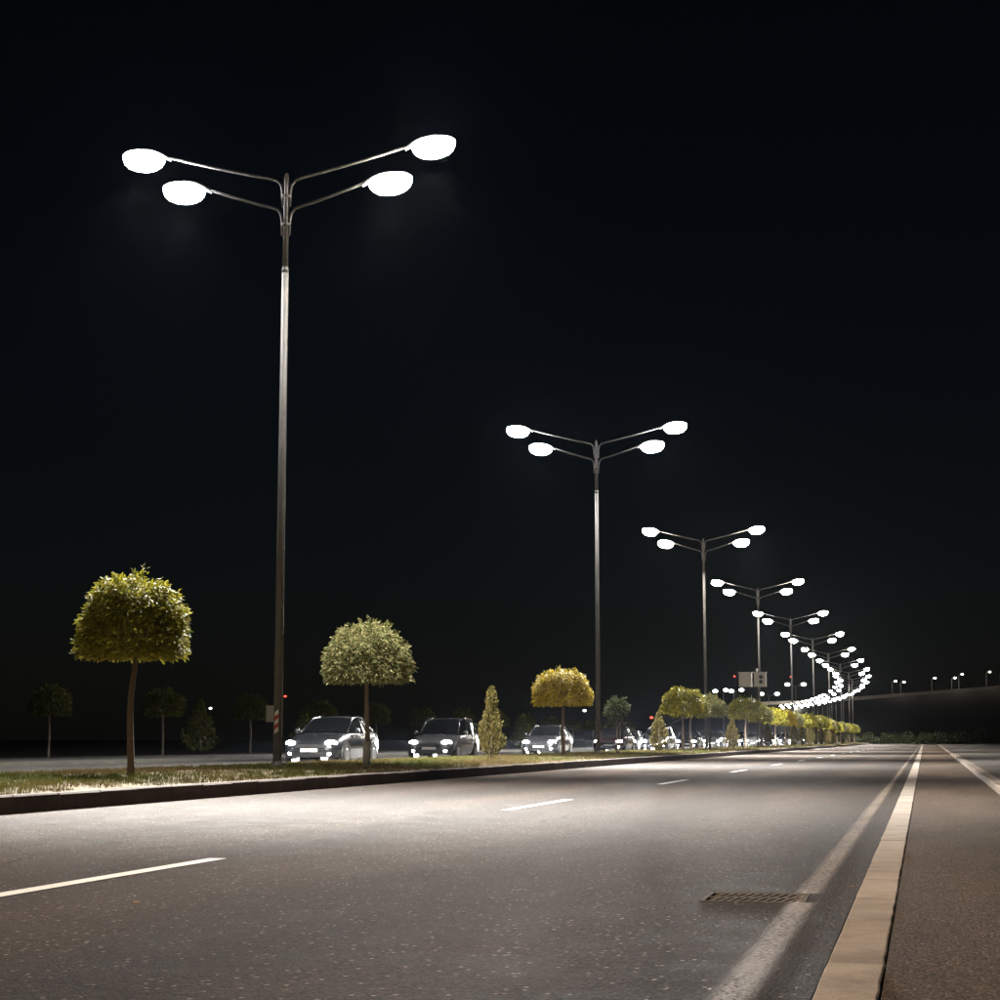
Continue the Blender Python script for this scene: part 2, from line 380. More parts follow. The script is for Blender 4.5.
b.box(-wx + .003, -wx + fr, -wy + fr, wy - fr, -.006, .003); b.box(wx - fr, wx - .003, -wy + fr, wy - fr, -.006, .003)
b.build('frame', M['iron'], dr)
MB().box(-wx + fr, wx - fr, -.016, .016, -.006, .002).build('cross_rail', M['iron'], dr)
n = 11; pitch = (2 * wx - 2 * fr) / n
M['iron_painted'] = concrete('painted_iron', (.22, .175, .14), .3, .9)
for row in (0, 1):
    y0, y1 = ((-wy + fr, -.016), (.016, wy - fr))[row]
    for i in range(n):
        xa = -wx + fr + pitch * (i + .25); sk = .035; xb = xa + pitch * .58
        if xb + sk > wx - fr: sk = max(0, wx - fr - xb)
        q = MB(); q.v = [(xa, y0, -.006), (xb, y0, -.006), (xb + sk, y1, -.006), (xa + sk, y1, -.006), (xa, y0, .001), (xb, y0, .001), (xb + sk, y1, .001), (xa + sk, y1, .001)]
        q.f = [(4, 5, 6, 7), (0, 1, 5, 4), (1, 2, 6, 5), (2, 3, 7, 6), (3, 0, 4, 7)]
        q.build('bar', M['iron_painted'] if (HX0 + HX1) / 2 + xa > -.645 else M['iron'], dr)

# ------------------------------------------------------------------ grass on the median
def tinted(name, verts, faces, cols, mat, parent=None):
    """verts Nx3, faces list/array KxM, cols Kx3 per face"""
    me = bpy.data.meshes.new(name); k, w = faces.shape
    me.vertices.add(len(verts)); me.vertices.foreach_set('co', verts.astype(np.float32).ravel())
    me.loops.add(k * w); me.loops.foreach_set('vertex_index', faces.astype(np.int32).ravel())
    me.polygons.add(k); me.polygons.foreach_set('loop_start', np.arange(0, k * w, w, dtype=np.int32))
    me.update(calc_edges=True)
    at = me.attributes.new('tint', 'FLOAT_COLOR', 'FACE')
    at.data.foreach_set('color', np.c_[cols, np.ones(k)].astype(np.float32).ravel())
    me.materials.append(mat); me.validate(); return me
def grass(name, x0, x1, y0, y1, n, hh, ww, greener):
    # clumped positions
    nc = n // 14; cx = rng.uniform(x0, x1, nc); cy = y0 + (y1 - y0) * rng.random(nc) ** 1.35
    idx = rng.integers(0, nc, n); x = cx[idx] + rng.normal(0, .05, n); y = cy[idx] + rng.normal(0, .06, n)
    keep = (x > x0) & (x < x1); x, y, idx = x[keep], y[keep], idx[keep]; n = len(x)
    z = np.interp(x, [p[0] for p in prof], [p[1] for p in prof]) - .02
    ch = rng.uniform(.5, 1.25, nc)[idx]; h = hh * ch * rng.uniform(.5, 1.2, n); a = rng.uniform(0, 2 * np.pi, n); w = ww * rng.uniform(.6, 1.3, n)
    lean = h * rng.normal(0, .45, n); la = rng.uniform(0, 2 * np.pi, n)
    v = np.empty((n, 3, 3)); dx, dy = np.cos(a) * w / 2, np.sin(a) * w / 2
    v[:, 0] = np.c_[x - dx, y - dy, z]; v[:, 1] = np.c_[x + dx, y + dy, z]; v[:, 2] = np.c_[x + np.cos(la) * lean, y + np.sin(la) * lean, z + h]
    pn = np.array([noise.noise((float(q) * .45, float(r) * .28, 1.7)) for q, r in zip(cx, cy)])
    gmix = np.clip(.42 + pn * 1.3 + greener(cx, cy), 0, 1)[idx] + rng.normal(0, .16, n); gmix = np.clip(gmix, 0, 1)[:, None]
    straw = np.array([.12, .085, .034]) * rng.uniform(.55, 1.3, (n, 1)) * np.array([1, 1, 1]); green = np.array([.065, .085, .016]) * rng.uniform(.6, 1.35, (n, 1))
    col = straw * (1 - gmix) + green * gmix
    o = link(name, tinted(name, v.reshape(-1, 3), np.arange(n * 3).reshape(-1, 3), col, M['blade'])); return o
o = grass('median_grass', -14.5, -9.28, 13, 75, 190000, .085, .012, lambda x, y: .35 * np.exp(-((y - 18) / 7) ** 2) * (x > -12.3) - .12)
tag(o, 'short patchy green and straw coloured grass along the median', 'grass', kind='stuff')
o = grass('far_median_grass', -14.5, -9.28, 75, 290, 60000, .10, .03, lambda x, y: 0 * x)
tag(o, 'dry yellowish grass on the far stretch of the median', 'grass', kind='stuff')

# ------------------------------------------------------------------ trees
def leaves(pts, nrm, L, Wd, cols, droop):
    """two-triangle folded leaves at pts hanging outwards and down"""
    n = len(pts); d = nrm + np.c_[np.zeros(n), np.zeros(n), -droop * rng.uniform(.5, 1.5, n)] + rng.normal(0, .45, (n, 3))
    d /= np.linalg.norm(d, axis=1)[:, None]
    s = np.cross(d, rng.normal(0, 1, (n, 3)) * .6 + nrm); s /= np.linalg.norm(s, axis=1)[:, None] + 1e-9
    up = np.cross(s, d); l = (L * rng.uniform(.6, 1.3, n))[:, None]; w = (Wd * rng.uniform(.7, 1.25, n))[:, None]
    v = np.empty((n, 4, 3)); v[:, 0] = pts; v[:, 1] = pts + d * l * .45 + s * w / 2 - up * w * .12; v[:, 2] = pts + d * l; v[:, 3] = pts + d * l * .45 - s * w / 2 - up * w * .12
    f = np.arange(n * 4).reshape(-1, 4); tri = np.concatenate([f[:, [0, 1, 2]], f[:, [0, 2, 3]]]); return v.reshape(-1, 3), tri, np.concatenate([cols, cols * .92])
def palette(n, cs, jitter=.3):
    cs = np.array(cs); c = cs[rng.integers(0, len(cs), n)]; return c * rng.uniform(1 - jitter, 1 + jitter, (n, 1))
def dome_crown(name, n, rad, hgt, cs, L=.11, Wd=.045, seed=0, sprigs=0, droop=.9):
    """clipped mop-head: flat bottom at z=0, dome of height hgt"""
    th = rng.uniform(0, 2 * np.pi, n); u = rng.random(n)
    p = 2.5; ph = np.arcsin(np.clip(u, 0, 1) ** .8)                      # 0 at rim .. pi/2 at top
    cr = np.abs(np.cos(ph)) ** (2 / p); cz = np.abs(np.sin(ph)) ** (2 / p)
    lump = np.array([noise.noise((math.cos(t) * 2.1 + seed, math.sin(t) * 2.1, q * 2.6)) for t, q in zip(th, ph)])
    fine = np.array([noise.noise((math.cos(t) * 6 + seed, math.sin(t) * 6, q * 7)) for t, q in zip(th, ph)])
    sh = (1 + (.15 * lump + .11 * fine)) * (1 - .32 * rng.random(n) ** 1.6)
    r = rad * cr * sh; z = hgt * cz * sh - .03 - .10 * hgt * (np.abs(fine) * (ph < .25))
    under = rng.random(n) < .16; r = np.where(under, rad * np.sqrt(rng.random(n)) * .95, r); z = np.where(under, hgt * rng.uniform(-.04, .14, n), z)
    pts = np.c_[r * np.cos(th), r * np.sin(th), z]; nr = np.c_[np.cos(th) * cr, np.sin(th) * cr, cz * .8]; nr /= np.linalg.norm(nr, axis=1)[:, None]
    v, f, c = leaves(pts, nr, L, Wd, palette(n, cs), droop)
    if sprigs:
        for k in range(sprigs):
            t = rng.uniform(0, 2 * np.pi); q = rng.uniform(.5, 1.5); base = np.array([rad * .9 * math.cos(q) * math.cos(t), rad * .9 * math.cos(q) * math.sin(t), hgt * .95 * math.sin(q) ** .8])
            m_ = 34; tt = rng.random(m_); d = np.array([math.cos(t) * .4, math.sin(t) * .4, .8]); pp = base + d * (tt * rng.uniform(.12, .3))[:, None] + rng.normal(0, .025, (m_, 3))
            v2, f2, c2 = leaves(pp, np.tile(d / np.linalg.norm(d), (m_, 1)), L, Wd, palette(m_, cs), .5)
            f = np.concatenate([f, f2 + len(v)]); v = np.concatenate([v, v2]); c = np.concatenate([c, c2])
    return tinted(name, v, f, c, M['leaf'])
def trunk_mesh(h, r, lean=(0, 0), mat='bark', crown_h=1.1, kink=.04):
    b = MB(); pts = []; n = 9
    for i in range(n):
        t = i / (n - 1); pts.append((lean[0] * t + kink * noise.noise((t * 3.1, lean[0] * 9 + h, 1)), lean[1] * t + kink * noise.noise((t * 2.7, h, 5)), -.05 + (h + .05) * t))
    rad = [r * (1.25 - .5 * i / (n - 1)) if i else r * 1.5 for i in range(n)]
    b.tube(pts, rad, 8); top = Vector(pts[-1])
    for k in range(7):
        a = 2 * math.pi * k / 7 + .3; e = top + Vector((math.cos(a) * .55, math.sin(a) * .55, crown_h * random.uniform(.35, .75)))
        mid = (top + e) / 2 + Vector((math.cos(a) * .06, math.sin(a) * .06, -.06)); st = Vector(pts[-2]) + (top - Vector(pts[-2])) * random.uniform(.3, 1)
        b.tube([st, mid, e], [r * .5, r * .34, r * .12], 5)
    return b.mesh('trunk', M[mat], True)
def tree(name, loc, crown_me, trunk_me, th, label, group=None, sc=1.0, rz=0.0, wash=0.0, r=.055, cat='tree'):
    t = empty(name, loc, rz); t.scale = (sc, sc, sc) if isinstance(sc, (int, float)) else sc
    link('trunk', trunk_me, t); link('crown', crown_me, t, (0, 0, th))
    if wash:
        MB().tube([(0, 0, -.03), (0, 0, wash * .5), (.004, 0, wash)], [r * 1.62, r * 1.42, r * 1.34], 10).build('limewash_band', M['limewash'], t, True)
    tag(t, label, cat, group); return t
OLIVE = [(.17, .165, .018), (.21, .195, .022), (.13, .135, .02), (.26, .22, .028)]
PALE = [(.30, .32, .14), (.38, .36, .17), (.25, .28, .11), (.40, .34, .15)]
GOLD = [(.32, .235, .014), (.27, .205, .014), (.22, .18, .018), (.38, .28, .02)]
LIME = [(.13, .14, .02), (.17, .155, .025), (.10, .115, .02)]
DARK = [(.10, .11, .03), (.12, .125, .035), (.08, .09, .026)]
TG = 'trees on the median'
TX = -11.6
c1 = dome_crown('crown', 17000, .80, 1.14, OLIVE, .085, .034, 1.3, 7)
tree('mophead_tree', (-11.42, 24.9, .21), c1, trunk_mesh(1.92, .048, (.05, .0), 'bark', 1.0, .06), 1.80, 'olive mop-headed tree with brown trunk, nearest the left edge of the median', TG)
c2 = dome_crown('crown', 16000, .90, 1.12, PALE, .095, .034, 4.1, 10, 1.1)
tree('mophead_tree', (-11.3, 36.2, .21), c2, trunk_mesh(1.9, .05, (-.04, 0), 'bark_pale', 1.0, .05), 1.80, 'pale green mop-headed tree with limewashed trunk foot, just right of the nearest lamp post', TG, wash=.5)
c3 = dome_crown('crown', 11000, .98, 1.12, GOLD, .095, .04, 7.7, 4)
tree('mophead_tree', (-11.55, 58.6, .22), c3, trunk_mesh(2.0, .055, (.03, 0), 'bark', 1.0), 1.72, 'golden yellow mop-headed tree left of the second lamp post', TG)
# small loose young tree with a stake
def loose_crown(n, rad, cs):
    v = rng.normal(0, 1, (n, 3)); v /= np.linalg.norm(v, axis=1)[:, None]
    lump = np.array([noise.noise(tuple(q * 2.2)) for q in v]); pts = v * (rad * (1 + .4 * lump) * rng.random(n) ** .4)[:, None]
    a, f, c = leaves(pts, v, .15, .06, palette(n, cs), .5); return tinted('crown', a, f, c, M['leaf'])
t4 = tree('young_tree', (-11.6, 69.6, .22), loose_crown(1500, .42, [(.12, .15, .08), (.16, .18, .10), (.09, .12, .05)]), trunk_mesh(1.5, .035, (0, 0), 'bark_pale', .5), 1.72, 'small loose pale green young tree tied to a stake, right of the second lamp post', TG)
MB().tube([(.13, .05, -.05), (.13, .05, 1.25)], .03, 6).build('stake', M['bark_pale'], t4)
# conifers
def conifer_crown(n, prof_, cs, seed):
    t = rng.random(n) ** .85; zz = t * prof_[-1][0]
    r = np.interp(zz, [p[0] for p in prof_], [p[1] for p in prof_]); th = rng.uniform(0, 2 * np.pi, n)
    lump = np.array([noise.noise((math.cos(a) * 2 + seed, math.sin(a) * 2, q * 4)) for a, q in zip(th, zz)])
    r = r * (1 + .55 * lump) * (1 - .5 * rng.random(n) ** 1.5) * (1 + .22 * (rng.random(n) > .9)); pts = np.c_[r * np.cos(th), r * np.sin(th), zz]
    nr = np.c_[np.cos(th), np.sin(th), np.full(n, .9)]; nr /= np.linalg.norm(nr, axis=1)[:, None]
    a, f, c = leaves(pts, nr, .11, .035, palette(n, cs), -.35); return tinted('crown', a, f, c, M['leaf'])
CON = [(.065, .058, .016), (.085, .07, .02), (.05, .047, .013), (.10, .075, .025)]
cc = [conifer_crown(3600, [(0, .16), (.2, .36), (.6, .34), (1.0, .24), (1.25, .12), (1.4, .14), (1.6, .08), (1.75, .01)], CON, 2.0),
      conifer_crown(2600, [(0, .12), (.25, .34), (.6, .36), (1.0, .24), (1.35, .10), (1.6, .01)], CON, 6.0)]
ctr = MB().tube([(0, 0, -.05), (.01, 0, .6), (0, 0, 1.2)], [.04, .03, .015], 6).mesh('trunk', M['bark'], True)
tree('conifer', (-11.25, 47.2, .2), cc[0], ctr, .12, 'slim olive conifer with a pinched tip, nearest conifer on the median', 'conifers on the median', (.85, .85, 1.02), cat='conifer')
tree('conifer', (-11.3, 79.0, .2), cc[1], ctr, .10, 'small golden olive conifer in front of the oncoming lights, right of the young tree', 'conifers on the median', 1.0, cat='conifer')
# low shrub at the first conifer's foot
# farther median trees
v_ol = dome_crown('crown', 3600, .95, 1.1, OLIVE, .15, .065, 12, 3); v_pl = dome_crown('crown', 3600, .82, 1.05, PALE, .15, .065, 15, 3); v_li = dome_crown('crown', 3600, 1.0, 1.2, LIME, .15, .065, 19, 3); v_go = dome_crown('crown', 3600, .9, 1.1, GOLD, .15, .065, 22, 3)
ft = [trunk_mesh(1.9, .055, (.02, .0), 'bark', 1.0), trunk_mesh(1.9, .05, (-.03, 0), 'bark_pale', 1.0)]
far_list = [(89.5, v_ol, 'olive mop-headed tree left of the third lamp post'), (92.5, v_li, 'lime green mop-headed tree crowding the olive one by the third lamp post'), (101.0, v_pl, 'pale cream-green mop-headed tree right beside the third lamp post'),
            (122, v_li, 'broad lime green mop-headed tree below the grey signal boxes'), (134, v_pl, 'pale yellowish mop-headed tree just right of the signal post'), (147, v_ol, 'dark olive mop-headed tree, second right of the signal post'),
            (158, v_go, 'golden mop-headed tree, third right of the signal post')]
for i, (yy, cm_, lb) in enumerate(far_list):
    tree('mophead_tree', (TX, yy, .22), cm_, ft[i % 2], 1.8, lb, TG, random.uniform(.95, 1.1) if i != 3 else 1.12, random.uniform(0, 6))
yy = 169
while yy < 330:
    tree('mophead_tree', (TX + bend(yy), yy, .22), random.choice([v_ol, v_pl, v_li, v_ol]), ft[0], 1.8, 'one of the crowded mop-headed trees at the far end of the median', 'crowded far median trees', random.uniform(.95, 1.12), random.uniform(0, 6)); yy += 10.5
for yy, lb in ((113, 'small conifer left of the signal post, low in front of the lights'), (139.5, 'small conifer right of the signal post among round trees')):
    tree('conifer', (TX, yy, .2), cc[1], ctr, .1, lb, 'conifers on the median', 1.05, random.uniform(0, 6), cat='conifer')
for yy in (164, 175.5, 187, 198, 209, 221, 233):
    tree('conifer', (TX + .3, yy, .2), cc[1], ctr, .1, 'small conifer among the crowded far trees of the median', 'far conifers on the median', random.uniform(1.0, 1.3), random.uniform(0, 6), cat='conifer')
VERGE = [(.15, .16, .045), (.17, .17, .05), (.12, .135, .04)]
# trees of the far verge
v_dk = [dome_crown('crown', 3000, .85, 1.15, VERGE, .16, .07, 30, 2), dome_crown('crown', 3000, .95, 1.1, VERGE, .16, .07, 37, 2)]
ords = ['leftmost dim round tree beyond the far road', 'second dim round tree from the left beyond the far road', 'third dim round tree from the left beyond the far road', 'fourth dim round tree from the left, right of the nearest lamp post',
        'fifth dim round tree from the left, behind the pale median tree', 'sixth dim round tree from the left beyond the far road', 'seventh dim round tree beyond the far road, left of the nearest conifer', 'eighth dim round tree beyond the far road, right of the nearest conifer']
for k in range(14):
    yy = 73.5 + 12.3 * k
    tree('verge_tree', (-37.6, yy, 0), v_dk[k % 2], ft[1], 1.85, ords[k] if k < 8 else 'one of the dim round trees far along the far road verge', 'dim trees of the far verge' if k < 8 else 'far dim verge trees', random.uniform(.98, 1.12), random.uniform(0, 6))
for x, yy, s_, lb in ((-36.5, 88, 1.5, 'dim bushy conifer beyond the far road, left of the nearest lamp post'), (-34, 97, 1.3, 'dim pointed shrub beyond the far road behind the nearest lamp post'), (-33, 150, 1.6, 'dim conifer beyond the far road behind the golden tree')):
    tree('verge_conifer', (x, yy, 0), conifer_crown(2200, [(0, .3), (.3, .62), (.8, .42), (1.3, .2), (1.7, .03)], VERGE, x), ctr, .1, lb, 'dim conifers of the far verge', s_, cat='conifer')

# ------------------------------------------------------------------ street lamps
def arc_arm(side, z0, reach, rise):
    """arm hugging the pole, turning outwards and rising gently"""
    s_ = side; pts = [(s_ * .07, 0, z0 - .55), (s_ * .08, 0, z0 - .25), (s_ * .11, 0, z0 - .10), (s_ * .19, 0, z0), (s_ * .34, 0, z0 + .05)]
    x0, zz0 = .34, z0 + .05; n = 5
    for i in range(1, n + 1):
        t = i / n; pts.append((s_ * (x0 + (reach - x0) * t), 0, zz0 + rise * (t ** 1.1)))
    return MB().tube(pts, [.03] * 5 + [.03 - .004 * i / n for i in range(n)], 7).mesh('arm', M['galv'], True)
def head_meshes():
    # housing: shallow shell tapered to the arm; bowl: bulging lit diffuser below. head points to +x
    b = MB(); rows = []; n = 14
    for t in np.linspace(0, 1, 9):
        w = (.055 + .05 * math.sin(t * math.pi))
        hgt = .05; x = -.16 + .62 * t; lift = .15 * math.sin(min(1, t * 1.2) * math.pi / 2)
        rows.append([(x, w * math.cos(a), lift + .045 * math.sin(a)) for a in np.linspace(0, 2 * math.pi, n)])
    b.grid(rows); hm = b.mesh('housing', M['housing'], True)
    bm = {}
    for key in ('bowl_cool', 'bowl', 'bowl_warm'):
        b = MB(); rows = []
        for q in np.linspace(-math.pi / 2, math.pi / 2, 11):
            rows.append([(.42 + .45 * math.cos(q) ** .8 * math.cos(a), .24 * math.cos(q) ** .8 * math.sin(a), .0 - (.29 if q > 0 else .15) * math.sin(q)) for a in np.linspace(0, 2 * math.pi, 21)])
        b.grid(rows); bm[key] = b.mesh('bowl', M[key], True)
    return hm, bm
HM, BM = head_meshes()
ARMS = {}
for side in (-1, 1):
    ARMS[(side, 0)] = arc_arm(side, 11.98, 2.50, .54); ARMS[(side, 1)] = arc_arm(side, 11.38, 1.62, .42)
b = MB(); b.tube([(0, 0, 0), (0, 0, 5), (0, 0, 10.1)], [.088, .078, .068], 20); LOWER = b.mesh('lower_shaft', M['galv'], True)
b = MB(); b.tube([(0, 0, 10.1), (0, 0, 12.0), (0, 0, 12.12)], [.056, .052, .032], 16); UPPER = b.mesh('upper_shaft', M['galv'], True)
b = MB(); b.tube([(0, 0, 10.05), (0, 0, 10.16)], [.076, .062], 16); JOINT = b.mesh('joint_collar', M['galv'], True)
CLAMP = MB().tube([(0, 0, 0), (0, 0, .055)], [.088, .088], 16).mesh('arm_clamp', M['galv'], True)
b = MB(); b.box(-.2, .2, -.2, .2, -.06, .015); b.tube([(0, 0, .015), (0, 0, .12)], [.14, .092], 14)
for sx in (-1, 1):
    for sy in (-1, 1): b.tube([(sx * .15, sy * .15, .01), (sx * .15, sy * .15, .075)], .018, 6)
FLANGE = b.mesh('base_flange', M['galv'])
def lamp_light(name, col, power):
    l = bpy.data.lights.new(name, 'POINT'); l.energy = power; l.color = col; l.shadow_soft_size = .09; l.use_nodes = True
    nt = l.node_tree; em = nt.nodes['Emission']
    # batwing photometry of the luminaire: strongest about 50 degrees off the vertical
    tc = nt.nodes.new('ShaderNodeTexCoord'); sp = nt.nodes.new('ShaderNodeSeparateXYZ'); nt.links.new(tc.outputs['Normal'], sp.inputs[0])
    ng = node(nt, 'ShaderNodeMath', operation='MULTIPLY'); ng.inputs[1].default_value = -1; nt.links.new(sp.outputs['Z'], ng.inputs[0])
    r = ramp(nt, ng.outputs[0], [(0, .0), (.14, .01), (.33, .008), (.44, .08), (.55, .75), (.62, 1.0), (.8, .75), (1, .9)])
    y2 = node(nt, 'ShaderNodeMath', operation='POWER'); y2.inputs[1].default_value = 2; ab = node(nt, 'ShaderNodeMath', operation='ABSOLUTE')
    nt.links.new(sp.outputs['Y'], ab.inputs[0]); nt.links.new(ab.outputs[0], y2.inputs[0])
    al = node(nt, 'ShaderNodeMath', operation='MULTIPLY_ADD'); al.inputs[1].default_value = 1.5; al.inputs[2].default_value = .028; nt.links.new(y2.outputs[0], al.inputs[0])
    mu = node(nt, 'ShaderNodeMath', operation='MULTIPLY'); nt.links.new(al.outputs[0], mu.inputs[0]); nt.links.new(r.outputs[0], mu.inputs[1])
    nt.links.new(mu.outputs[0], em.inputs['Strength'])
    return l
LCOL = {'bowl_cool': (1, .965, .91), 'bowl': (1, .94, .86), 'bowl_warm': (1, .90, .77)}
LL = {k: lamp_light('street_light_' + k, c, STREET_POWER) for k, c in LCOL.items()}
HEADS = [(-1, 0, 2.50, 12.55, 'bowl_cool'), (-1, 1, 1.62, 11.83, 'bowl_cool'), (1, 0, 2.50, 12.55, 'bowl'), (1, 1, 1.62, 11.83, 'bowl')]
def street_lamp(k, x, y, label, group, rz=0.0, lights=True):
    t = empty('street_lamp', (x, y, .08), rz); tag(t, label, 'street lamp', group)
    for nm, me in (('lower_shaft', LOWER), ('upper_shaft', UPPER), ('joint_collar', JOINT)): link(nm, me, t)
    link('base_flange', FLANGE, t, (0, 0, .15))
    for z in (11.02, 11.62): link('arm_clamp', CLAMP, t, (0, 0, z))
    for i, (s_, tier, reach, z, key) in enumerate(HEADS):
        if k == 0: key = 'bowl_warm'
        if k > 1: key = ['bowl_warm', 'bowl_cool', 'bowl_warm', 'bowl', 'bowl_cool', 'bowl'][(int(k) * 5 + i * 3) % 6]
        a = link('arm', ARMS[(s_, tier)], t)
        hd = link('lamp_head', HM, t, (s_ * (reach + .12), 0, z), 0 if s_ > 0 else math.pi); hd.rotation_euler = (0, R(-6), 0 if s_ > 0 else math.pi)
        link('bowl', BM[key], hd)
        if lights:
            lo = bpy.data.objects.new('lamp_light', LL[key if k else 'bowl_dim']); COL.objects.link(lo); lo.parent = t
            lo.location = (s_ * (reach + .54), 0, z - .46)
    return t
# the row goes on behind the camera: a dimmer, warmer lamp of the same kind stands level with it, out of frame
LL['bowl_dim'] = lamp_light('street_light_dim', (1, .77, .55), STREET_POWER * .34)
NUM = ['', 'nearest', 'second', 'third', 'fourth', 'fifth', 'sixth', 'seventh', 'eighth', 'ninth', 'tenth']
LG = 'four-headed street lamps along the median'
for k in list(range(0, 23)) + [q + .5 for q in (14, 15, 16, 17, 18)]:
    yy = 32.6 + 34.9 * (k - 1) + (1.0 if k == 1 else 0); xx = -11.95 + bend(yy) - (.36 if k == 1 else 0)
    if k == 0: lb = 'dim warm four-headed street lamp level with the camera, outside the picture'
    elif k == 1: lb = 'nearest and tallest four-headed street lamp with red and white sticker on its post'
    elif k <= 10: lb = '%s four-headed street lamp from the camera on the median' % NUM[int(k)]
    else: lb = 'one of the small crowded four-headed street lamps at the far bend'
    L1 = street_lamp(k, xx, yy, lb, LG if k <= 10 else 'crowded far street lamps at the bend', R(5) + math.atan(.00054 * max(0, yy - 290)), k <= 10)
    if k == 1:
        def wrap(z0, z1, mat, name, par, r=.0905):
            rows = [[((r - .002 * z) * math.cos(a) , (r - .002 * z) * math.sin(a), z + sh) for a, sh in ((R(-125 + 14 * i), .016 * i) for i in range(5))] for z in (z0, z1)]
            return MB().grid(rows).build(name, mat, par, True)
        for i in range(5): wrap(.78 + .085 * i, .865 + .085 * i, M['red'] if i % 2 else M['white'], 'sticker_stripe', L1)
        MB().box(-.24, -.09, .01, .03, 1.02, 1.34).build('small_sign', M['sign_grey'], L1)
        MB().box(-.045, .045, -.095, -.075, .35, .62).build('service_door', M['galv'], L1)

# ------------------------------------------------------------------ signal with two boxes
sg = empty('signal_post', (-11.45, 129.5, .2)); tag(sg, 'dark post carrying two light grey boxes, the right one with a dark double lens', 'signal')
MB().tube([(0, 0, -.1), (0, 0, 5.6)], [.075, .06], 8).build('post', M['black'], sg, True)
bx = MB().slab(-1.25, -.36, -.18, .18, 4.3, 5.3, .03).build('box', M['sign_grey'], sg); MB().box(-1.32, -.31, -.24, .22, 5.302, 5.35).build('lid', M['sign_grey'], bx)
bx = MB().slab(-.19, .66, -.18, .18, 4.3, 5.3, .03).build('box', M['sign_grey'], sg); MB().box(-.24, .72, -.24, .22, 5.302, 5.35).build('lid', M['sign_grey'], bx)
for z in (4.98, 4.64): MB().tube([(.30, -.17, z), (.30, -.30, z)], [.14, .14], 16).build('lens', M['black'], bx)
MB().tube([(-.8, .0, 4.8), (.3, 0, 4.8)], .04, 6).build('bracket', M['black'], sg)

